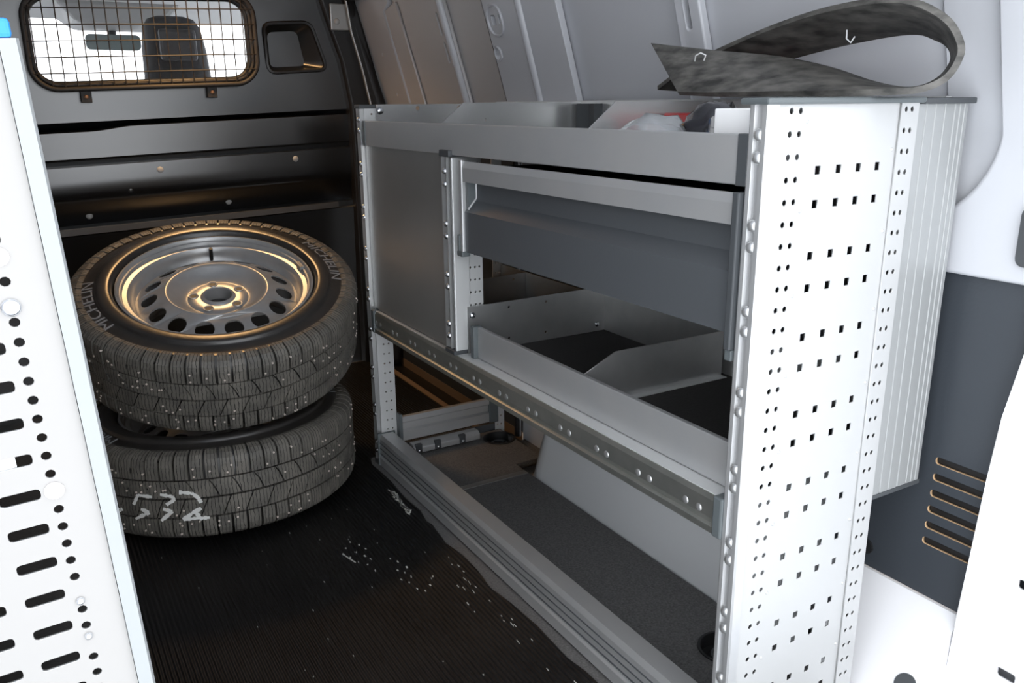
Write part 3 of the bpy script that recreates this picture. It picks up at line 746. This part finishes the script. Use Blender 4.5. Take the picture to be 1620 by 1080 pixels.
# ------------------------------------------------------------------ wheels
TR = .357
def tread_mesh():
    mb = MB(); rng = random.Random(3)
    def block(prof, t0, t1, depth=.012, seg=2, skew=0.0):
        # prof: outer polyline (r, z); thick inward
        n = len(prof); vs_ = []
        for s_ in range(seg+1):
            th = t0+(t1-t0)*s_/seg
            for i, (r, z) in enumerate(prof):
                a = th+skew*(i/(n-1)-.5); vs_.append((r*math.cos(a), r*math.sin(a), z))
            for i, (r, z) in enumerate(prof):
                a = th+skew*(i/(n-1)-.5); rr = r-depth; vs_.append((rr*math.cos(a), rr*math.sin(a), z*.985))
        m = 2*n; fs = []
        for s_ in range(seg):
            for i in range(n-1): fs.append((s_*m+i, s_*m+i+1, (s_+1)*m+i+1, (s_+1)*m+i))
            fs.append((s_*m, (s_+1)*m, (s_+1)*m+n, s_*m+n))
            fs.append((s_*m+n-1, s_*m+2*n-1, (s_+1)*m+2*n-1, (s_+1)*m+n-1))
        fs.append(tuple(list(range(n))+list(range(2*n-1, n-1, -1))))
        o = seg*m; fs.append(tuple(reversed([o+q for q in list(range(n))+list(range(2*n-1, n-1, -1))])))
        mb.add(vs_, fs)
    N = 66
    for k in range(N):
        t = 2*PI*k/N; w = 2*PI/N*rng.uniform(.80,.86)
        for sg in (1,-1):
            tt = t+(0 if sg > 0 else PI/N)
            block([(TR-.030,sg*.1085),(TR-.014,sg*.1035),(TR-.004,sg*.094),(TR,sg*.080),(TR,sg*.0495)], tt, tt+w, .012, 2)
    M = 44
    for k in range(M):
        t = 2*PI*k/M; w = 2*PI/M*.90
        block([(TR-.001,.0455),(TR,.030),(TR,.0035)], t, t+w*1.03, .009, 2, .055)
        block([(TR,-.0015),(TR,-.020),(TR-.001,-.0455)], t+.07, t+.07+w*1.03, .009, 2, -.055)
    return mb
def tyre_parts(parent, th0):
    prof_top = [(.2385,.082),(.243,.094),(.246,.104),(.2490,.1105),(.2520,.1150),(.2550,.1171),(.2620,.1180),(.2690,.1183),(.2755,.1182),(.2815,.1174),(.2845,.1152),(.2860,.1115),(.2875,.1095),(.2930,.1085),(.3060,.1062),(.3180,.1032),(.3205,.1046),(.3235,.1038),(.3255,.1000),(.3340,.0955),(.3420,.0860),(TR-.011,.05)]
    prof = prof_top+[(r,-z) for r, z in reversed(prof_top)]
    ty = MB().lathe(prof, 128).build('tyre', RUBT, parent, local=True, smooth=50)
    tr = tread_mesh().build('tread', TREAD, ty, local=True)
    sb = MB(); rng = random.Random(11)
    for k in range(230):
        th = rng.uniform(0, 2*PI); z = rng.choice((.060,.072,.084,-.060,-.072,-.084,.062,-.066,.022,-.024,.036,-.036))+rng.uniform(-.005,.005)
        d = (math.cos(th), math.sin(th), 0); sb.cyl((d[0]*(TR-.004), d[1]*(TR-.004), z), d, .0024, .0055, 6)
    s_ = sb.build('studs', STUD, ty, local=True); s_['kind'] = 'stuff'
    for word, ta, sz_ in (('MICHELIN', th0, .038), ('MICHELIN', th0-PI, .038)):
        tm = text_mesh(word, sz_*S, .0012*S)
        xs_ = [v.co.x for v in tm.vertices]; wd = max(xs_)
        for v in tm.vertices:
            x, y_, z_ = v.co; rm = .300*S; th = ta-(x*1.32)/rm; r = .2905*S+y_
            v.co = Vector((r*math.cos(th), r*math.sin(th), .1088*S+z_-.20*max(0, r-.293*S)))
        link('sidewall_lettering', tm, LETTER if sz_ > .02 else RUBT, ty, local=True)
    return ty
def rim_parts(parent):
    rim_prof = [(.2395,.090),(.2435,.099),(.2420,.1055),(.2375,.1065),(.2340,.103),(.2325,.097),(.2290,.0955),(.2265,.087),(.2160,.085),(.2120,.080),(.2105,.068),(.2080,.058),(.2020,.050),(.1985,.046),(.1960,.02),(.1960,-.05),(.214,-.07),(.230,-.092),(.2400,-.104),(.2425,-.098),(.2380,-.090)]
    rm = MB().lathe(rim_prof, 96).build('rim', STEEL, parent, local=True, smooth=40)
    outer = circle(0,0,.2015,96); inner = circle(0,0,.128,64)
    hs = []
    for i in range(15):
        a = 2*PI*i/15+.10; c_, s_ = math.cos(a), math.sin(a); cx, cy = .166*c_, .166*s_
        hs.append([(cx+c_*.0205*math.cos(t)-s_*.0235*math.sin(t), cy+s_*.0205*math.cos(t)+c_*.0235*math.sin(t)) for t in [2*PI*q/16 for q in range(16)]])
    def cone(u, v, w):
        r = math.hypot(u, v); z = .049+.036*(1-((r-.128)/.0735)**1.3 if r > .128 else 1); return (u, v, z-w)
    me = plate_mesh('disc', outer, hs+[inner], .004, cone); link('disc', me, [STEEL, STEEL], rm, local=True, smooth=25)
    bowl = [(.1285,.0850),(.126,.0868),(.122,.0862),(.117,.082),(.108,.0725),(.095,.063),(.082,.0565),(.076,.0555),(.072,.058),(.066,.060),(.052,.060),(.044,.0600),(.0385,.066),(.0365,.0665),(.0345,.0645),(.0340,.030)]
    MB().lathe(bowl, 72).build('hub_bowl', STEEL, rm, local=True, smooth=35)
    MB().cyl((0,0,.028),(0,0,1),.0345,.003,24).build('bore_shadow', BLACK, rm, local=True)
    for i in range(5):
        a = 2*PI*i/5+PI/2
        p = (.0610*math.cos(a), .0610*math.sin(a), .0602)
        q = MB().lathe([(.0135,.0),(.0125,.0016),(.0085,.0012),(.0072,-.0002)], 14); q.v = [(v[0]+p[0], v[1]+p[1], v[2]+p[2]) for v in q.v]
        b = q.build('bolt_seat', STEEL, rm, local=True, smooth=60)
        MB().cyl((p[0],p[1],.0596),(0,0,1),.0074,.0010,12).build('bolt_hole', BLACK, b, local=True)
    a = 1.42
    MB().tube([(.200*math.cos(a),.200*math.sin(a),.056),(.193*math.cos(a),.193*math.sin(a),.082),(.190*math.cos(a),.190*math.sin(a),.096)], .005, 8).build('valve', BLACK, rm, local=True, smooth=60)
    a = .12
    w = MB().box(-.006,.006,-.016,.016,0,.012).build('balance_weight', mat('zinc_weight',(.35,.35,.34),.5,.6), rm, local=True, bevel=.002)
    w.location = Vector((.2285*math.cos(a),.2285*math.sin(a),.090))*S; w.rotation_euler = (0,0,a)
    return rm
wt = thing('car_wheel', 'upper studded winter tyre on a silver steel wheel, tilted on the stack', 'wheel', (.423,2.246,.4655), group='stacked car wheels')
tyre_parts(wt, math.radians(206)); rim_parts(wt)
nrm = Vector((-.058,-.369,1)).normalized()
wt.rotation_mode = 'QUATERNION'; wt.rotation_quaternion = Vector((0,0,1)).rotation_difference(nrm)
wb = thing('car_wheel', 'lower studded winter tyre marked with white crayon numerals, lying flat on the mat', 'wheel', (.385,2.225,.1235), group='stacked car wheels')
def copy_tree(o, parent):
    for ch in o.children:
        c_ = ch.copy(); C.objects.link(c_); c_.parent = parent; copy_tree(ch, c_)
copy_tree(wt, wb); wb.rotation_euler = (0,0,.05)
# crayon numerals follow the tread (angles already relative to the van, so undo the wheel's own turn)
STR = [[(-2.501,.083),(-2.451,.092)],[(-2.351,.109),(-2.309,.135),(-2.214,.132)],[(-2.301,.099),(-2.248,.092),(-2.351,.072)],[(-2.154,.139),(-2.081,.134),(-2.063,.126),(-2.122,.113)],[(-2.147,.102),(-2.089,.096),(-2.169,.072)],[(-2.031,.144),(-1.953,.14),(-1.917,.128),(-1.902,.114)],[(-1.906,.1),(-1.961,.09),(-2.026,.074)],[(-2.026,.074),(-1.946,.076),(-1.861,.074)],[(-1.953,.097),(-1.908,.07)]]
carcass = [ch for ch in wb.children if ch.name.startswith('tyre')][0]
for idx in ((0,), (1,2), (3,4), (5,6,7,8)):
    cm = MB()
    for s_ in [STR[i] for i in idx]:
        pts = []
        for (a0, z0), (a1, z1) in zip(s_[:-1], s_[1:]):
            for q in range(5): pts.append((a0+(a1-a0)*q/5, z0+(z1-z0)*q/5))
        pts.append(s_[-1])
        for (a0, z0), (a1, z1) in zip(pts[:-1], pts[1:]):
            da, dz = (a1-a0)*TR, z1-z0; L = math.hypot(da, dz) or 1; w_ = .0052*random.uniform(.5,1.0)
            na, nz = -dz/L*w_/TR, da/L*w_
            vs_ = []
            for a, z in ((a0-na,z0-nz),(a1-na,z1-nz),(a1+na,z1+nz),(a0+na,z0+nz)):
                for r_ in (TR-.001, TR+.0012): vs_.append((r_*math.cos(a-.05), r_*math.sin(a-.05), z-.1235))
            cm.add(vs_, [(1,3,5,7),(0,6,4,2),(0,2,3,1),(2,4,5,3),(4,6,7,5),(6,0,1,7)])
    cm.build('crayon_numeral', CHALK, carcass, local=True)

# ------------------------------------------------------------------ floor mat
edge = [(2.30,.760),(2.22,.782),(2.118,.777),(1.98,.786),(1.86,.778),(1.78,.783),(1.72,.772),(1.699,.778),(1.60,.770),(1.53,.784),(1.455,.786),(1.38,.780),(1.31,.790),(1.214,.795),(1.10,.790),(1.05,.797),(1.001,.797),(.9,.790),(.75,.780),(.53,.770)]
edge = [(x_-.010-.018*smoothstep(1.75,1.3,y_) if .9 < y_ < 2.1 else x_-.004, y_) for y_, x_ in edge]
mo = [(-.44,.53),(-.44,3.08),(1.155,3.08),(1.155,2.165),(.79,2.165)]+edge[2:]
mme = plate_mesh('rubber_mat', mo, [], .004, lambda u, v, w: (u, v, .0045-w))
tag(link('rubber_mat', mme, [MATRUB, BLACK], base=(.2,1.8,0)), 'black ribbed rubber mat covering the cargo floor', 'mat')
# white paint scuffs on the mat
sc = MB(); rng = random.Random(5)
def fleck(x, y, l, w_, a):
    c_, s_ = math.cos(a), math.sin(a); z0 = .0046; z1 = .0054
    q = [(x+c_*l*i-s_*w_*j, y+s_*l*i+c_*w_*j) for i, j in ((-1,-.6),(1,-1),(.8,1),(-1,.8))]
    sc.hexa([(a_,b_,z0) for a_, b_ in q]+[(a_,b_,z1) for a_, b_ in q])
for r_ in range(3):
    for i in range(11):
        t = i/10; x = .530+.100*t+r_*.018; y = 1.672-.235*t+r_*.022
        if rng.random() < .72: fleck(x+rng.uniform(-.003,.003), y+rng.uniform(-.006,.006), rng.uniform(.002,.0045), rng.uniform(.001,.0022), 1.55+rng.uniform(-.3,.3))
for i in range(6): fleck(.531+.002*i, 1.672-.008*i, .005, .0016, 1.8)
for i in range(44):
    t = rng.random(); y = 1.93-.15*t+rng.uniform(-.01,.01); x = .748+.012*rng.random()-.01*t; fleck(x, y, rng.uniform(.004,.012), rng.uniform(.001,.003), 1.6+rng.uniform(-.25,.25))
for i in range(26):
    y = rng.uniform(1.0,1.65); x = .735-.01*rng.random()**2*6; fleck(x, y, rng.uniform(.002,.008), rng.uniform(.0006,.0013), 1.57+rng.uniform(-.15,.15))
for i in range(40):
    y = rng.uniform(.95,1.9); x = rng.uniform(.15,.72); fleck(x, y, rng.uniform(.001,.003), rng.uniform(.0006,.001), 1.57)
for i in range(12): fleck(.295+.002*math.sin(i), 1.22-.02*i+.005, .009, .0009, 1.55)
tag(sc.build('paint_scuffs', mat('white_scuff',(.55,.55,.52),.8), base=(.6,1.6,.004)), 'white paint scuffs and flecks scattered on the black mat', 'scuff marks', kind='stuff')

# ------------------------------------------------------------------ rubber strip looped on top of the rack
ST = [((0.990,1.122,1.003),(1.060,1.281,1.092)),((0.980,1.010,1.000),(1.070,1.124,1.071)),((0.970,0.885,1.000),(1.080,0.991,1.055)),((0.970,0.786,0.999),(1.090,0.899,1.036)),
((0.980,0.716,1.000),(1.100,0.821,1.012)),((0.990,0.678,1.002),(1.120,0.778,1.004)),((1.000,0.653,1.013),(1.130,0.747,1.015)),((1.000,0.638,1.033),(1.130,0.729,1.037)),
((1.000,0.638,1.053),(1.130,0.734,1.056)),((1.000,0.663,1.083),(1.130,0.756,1.069)),((1.000,0.722,1.108),(1.130,0.795,1.079)),((1.030,0.837,1.113),(1.150,0.905,1.074)),
((1.060,0.965,1.103),(1.160,1.023,1.059)),((1.090,1.115,1.078),(1.180,1.155,1.039)),((1.100,1.228,1.048),(1.190,1.245,1.018)),((1.110,1.318,1.013),(1.190,1.297,1.008))]
def catmull(p, m_):
    out = []
    for i in range(len(p)-1):
        p0, p1, p2, p3 = p[max(i-1,0)], p[i], p[i+1], p[min(i+2,len(p)-1)]
        for q in range(m_):
            t = q/m_; out.append(.5*((2*p1)+(p2-p0)*t+(2*p0-5*p1+4*p2-p3)*t*t+(3*p1-p0-3*p2+p3)*t**3))
    out.append(p[-1]); return out
lift = Vector((0,0,.0118))
A = catmull([Vector(a)+lift for a, b in ST], 5); B = catmull([Vector(b)+lift for a, b in ST], 5)
rs = thing('rubber_strip', 'worn grey rubber strip curled into a loop on top of the rack', 'rubber strip', (1.05,.9,1.004))
rb = MB(); NW = 18; th = .0045; top = []; bot = []
for i in range(len(A)):
    a, b = A[i], B[i]; d = (A[min(i+1,len(A)-1)]+B[min(i+1,len(A)-1)]-A[max(i-1,0)]-B[max(i-1,0)]).normalized()
    nn = d.cross(b-a).normalized()
    rt, rb_ = [], []
    for j in range(NW+1):
        t = j/NW; p = a.lerp(b, t)
        rid = .0035*math.cos(t*PI*6)          # long shallow ribs on the inner face
        rt.append(p+nn*(th/2)); rb_.append(p-nn*(th/2-rid*.0)+nn*0-nn*rid)
    top.append(rt); bot.append(rb_)
L_ = len(A); W_ = NW+1
vs_ = [p for r in top for p in r]+[p for r in bot for p in r]; o_ = L_*W_; fs = []; mis = []
for i in range(L_-1):
    for j in range(NW):
        rb.f.append((i*W_+j, i*W_+j+1, (i+1)*W_+j+1, (i+1)*W_+j)); rb.mi.append(0)
        rb.f.append((o_+i*W_+j, o_+(i+1)*W_+j, o_+(i+1)*W_+j+1, o_+i*W_+j+1)); rb.mi.append(0 if i < 30 else 1)
    for j in (0, NW):
        rb.f.append((i*W_+j, (i+1)*W_+j, o_+(i+1)*W_+j, o_+i*W_+j)); rb.mi.append(0)
for i in (0, L_-1):
    for j in range(NW): rb.f.append((i*W_+j, i*W_+j+1, o_+i*W_+j+1, o_+i*W_+j)); rb.mi.append(0)
rb.v = [tuple(p) for p in vs_]
# both faces share the look of the worn belt; the inner loop face is the ribbed side
rb.build('strip', [BELT, BELTI], rs, smooth=45)
MB().tube([(1.022,1.120,1.066),(1.016,1.112,1.074),(1.016,1.100,1.078),(1.020,1.092,1.074),(1.022,1.098,1.066)], .0012, 5).build('wire_staple', CARTON, rs, smooth=60)
MB().tube([(1.072,.858,1.098),(1.070,.856,1.086),(1.070,.848,1.080),(1.070,.842,1.088)], .0012, 5).build('wire_staple', CARTON, rs, smooth=60)

# ------------------------------------------------------------------ contents of the top tray
def lumpy(name, m, c_, r_, seed, label, cat, amp=.25):
    bm = bmesh.new(); bmesh.ops.create_icosphere(bm, subdivisions=3, radius=1)
    rng = random.Random(seed)
    from mathutils import noise as nz_
    for v in bm.verts:
        k = 1+amp*nz_.noise(v.co*2.3+Vector((seed,0,0)))+amp*.4*nz_.noise(v.co*6+Vector((0,seed,0)))
        v.co = Vector((v.co.x*r_[0]*k, v.co.y*r_[1]*k, max(v.co.z*r_[2]*k, -r_[2]*.95)))*S
    me = bpy.data.meshes.new(name); bm.to_mesh(me); bm.free()
    for p in me.polygons: p.use_smooth = True
    o = bpy.data.objects.new(name, me); C.objects.link(o); o.location = Vector(c_)*S; me.materials.append(m)
    return tag(o, label, cat)
rc = thing('red_carton', 'red printed carton lying in the top tray under the rubber strip', 'carton', (1.08,1.07,.905))
MB().box(.975,1.19,.985,1.140,.9055,.982).build('carton_body', RED, rc, bevel=.003)
MB().box(1.07,1.09,.985,1.140,.982,.9828).build('tape', mat('packing_tape',(.55,.35,.2),.3), rc)
wbx = thing('white_box', 'small white cardboard box in the top tray against the end panel', 'box', (.87,.84,.905))
MB().box(.830,.930,.785,.866,.9055,.991).build('box_body', CARTON, wbx, bevel=.002)
MB().box(.845,.915,.866,.8663,.92,.975).build('printed_label', mat('grey_print',(.35,.35,.36),.6,noise=(90,.3,(.8,.8,.8))), wbx)
lumpy('bagged_part', BAGB, (.915,.950,.9525), (.048,.046,.049), 4, 'black part in a shiny plastic bag beside the white box', 'bag')
lumpy('plastic_film_bag', FILM, (.890,1.055,.942), (.060,.060,.036), 9, 'crumpled clear plastic bag in the top tray beside the red carton', 'bag', .35)

# ------------------------------------------------------------------ cargo lamp on the roof
cl = thing('cargo_lamp', 'small warm interior lamp on the van roof near the bulkhead', 'lamp', (.55,2.86,1.52))
MB().box(.45,.65,2.785,2.935,1.510,1.535).build('housing', PLAST, cl, bevel=.004)
MB().box(.46,.64,2.795,2.925,1.504,1.510).build('diffuser', LAMPC, cl, bevel=.003)
ld = bpy.data.lights.new('cargo_lamp_light', 'AREA'); ld.shape = 'RECTANGLE'; ld.size = .18*S; ld.size_y = .13*S; ld.energy = .8; ld.color = (1,.60,.27); ld.spread = math.radians(125)
lo_ = bpy.data.objects.new('cargo_lamp_light', ld); C.objects.link(lo_); lo_.parent = cl; lo_.location = Vector((0,0,-.022))*S
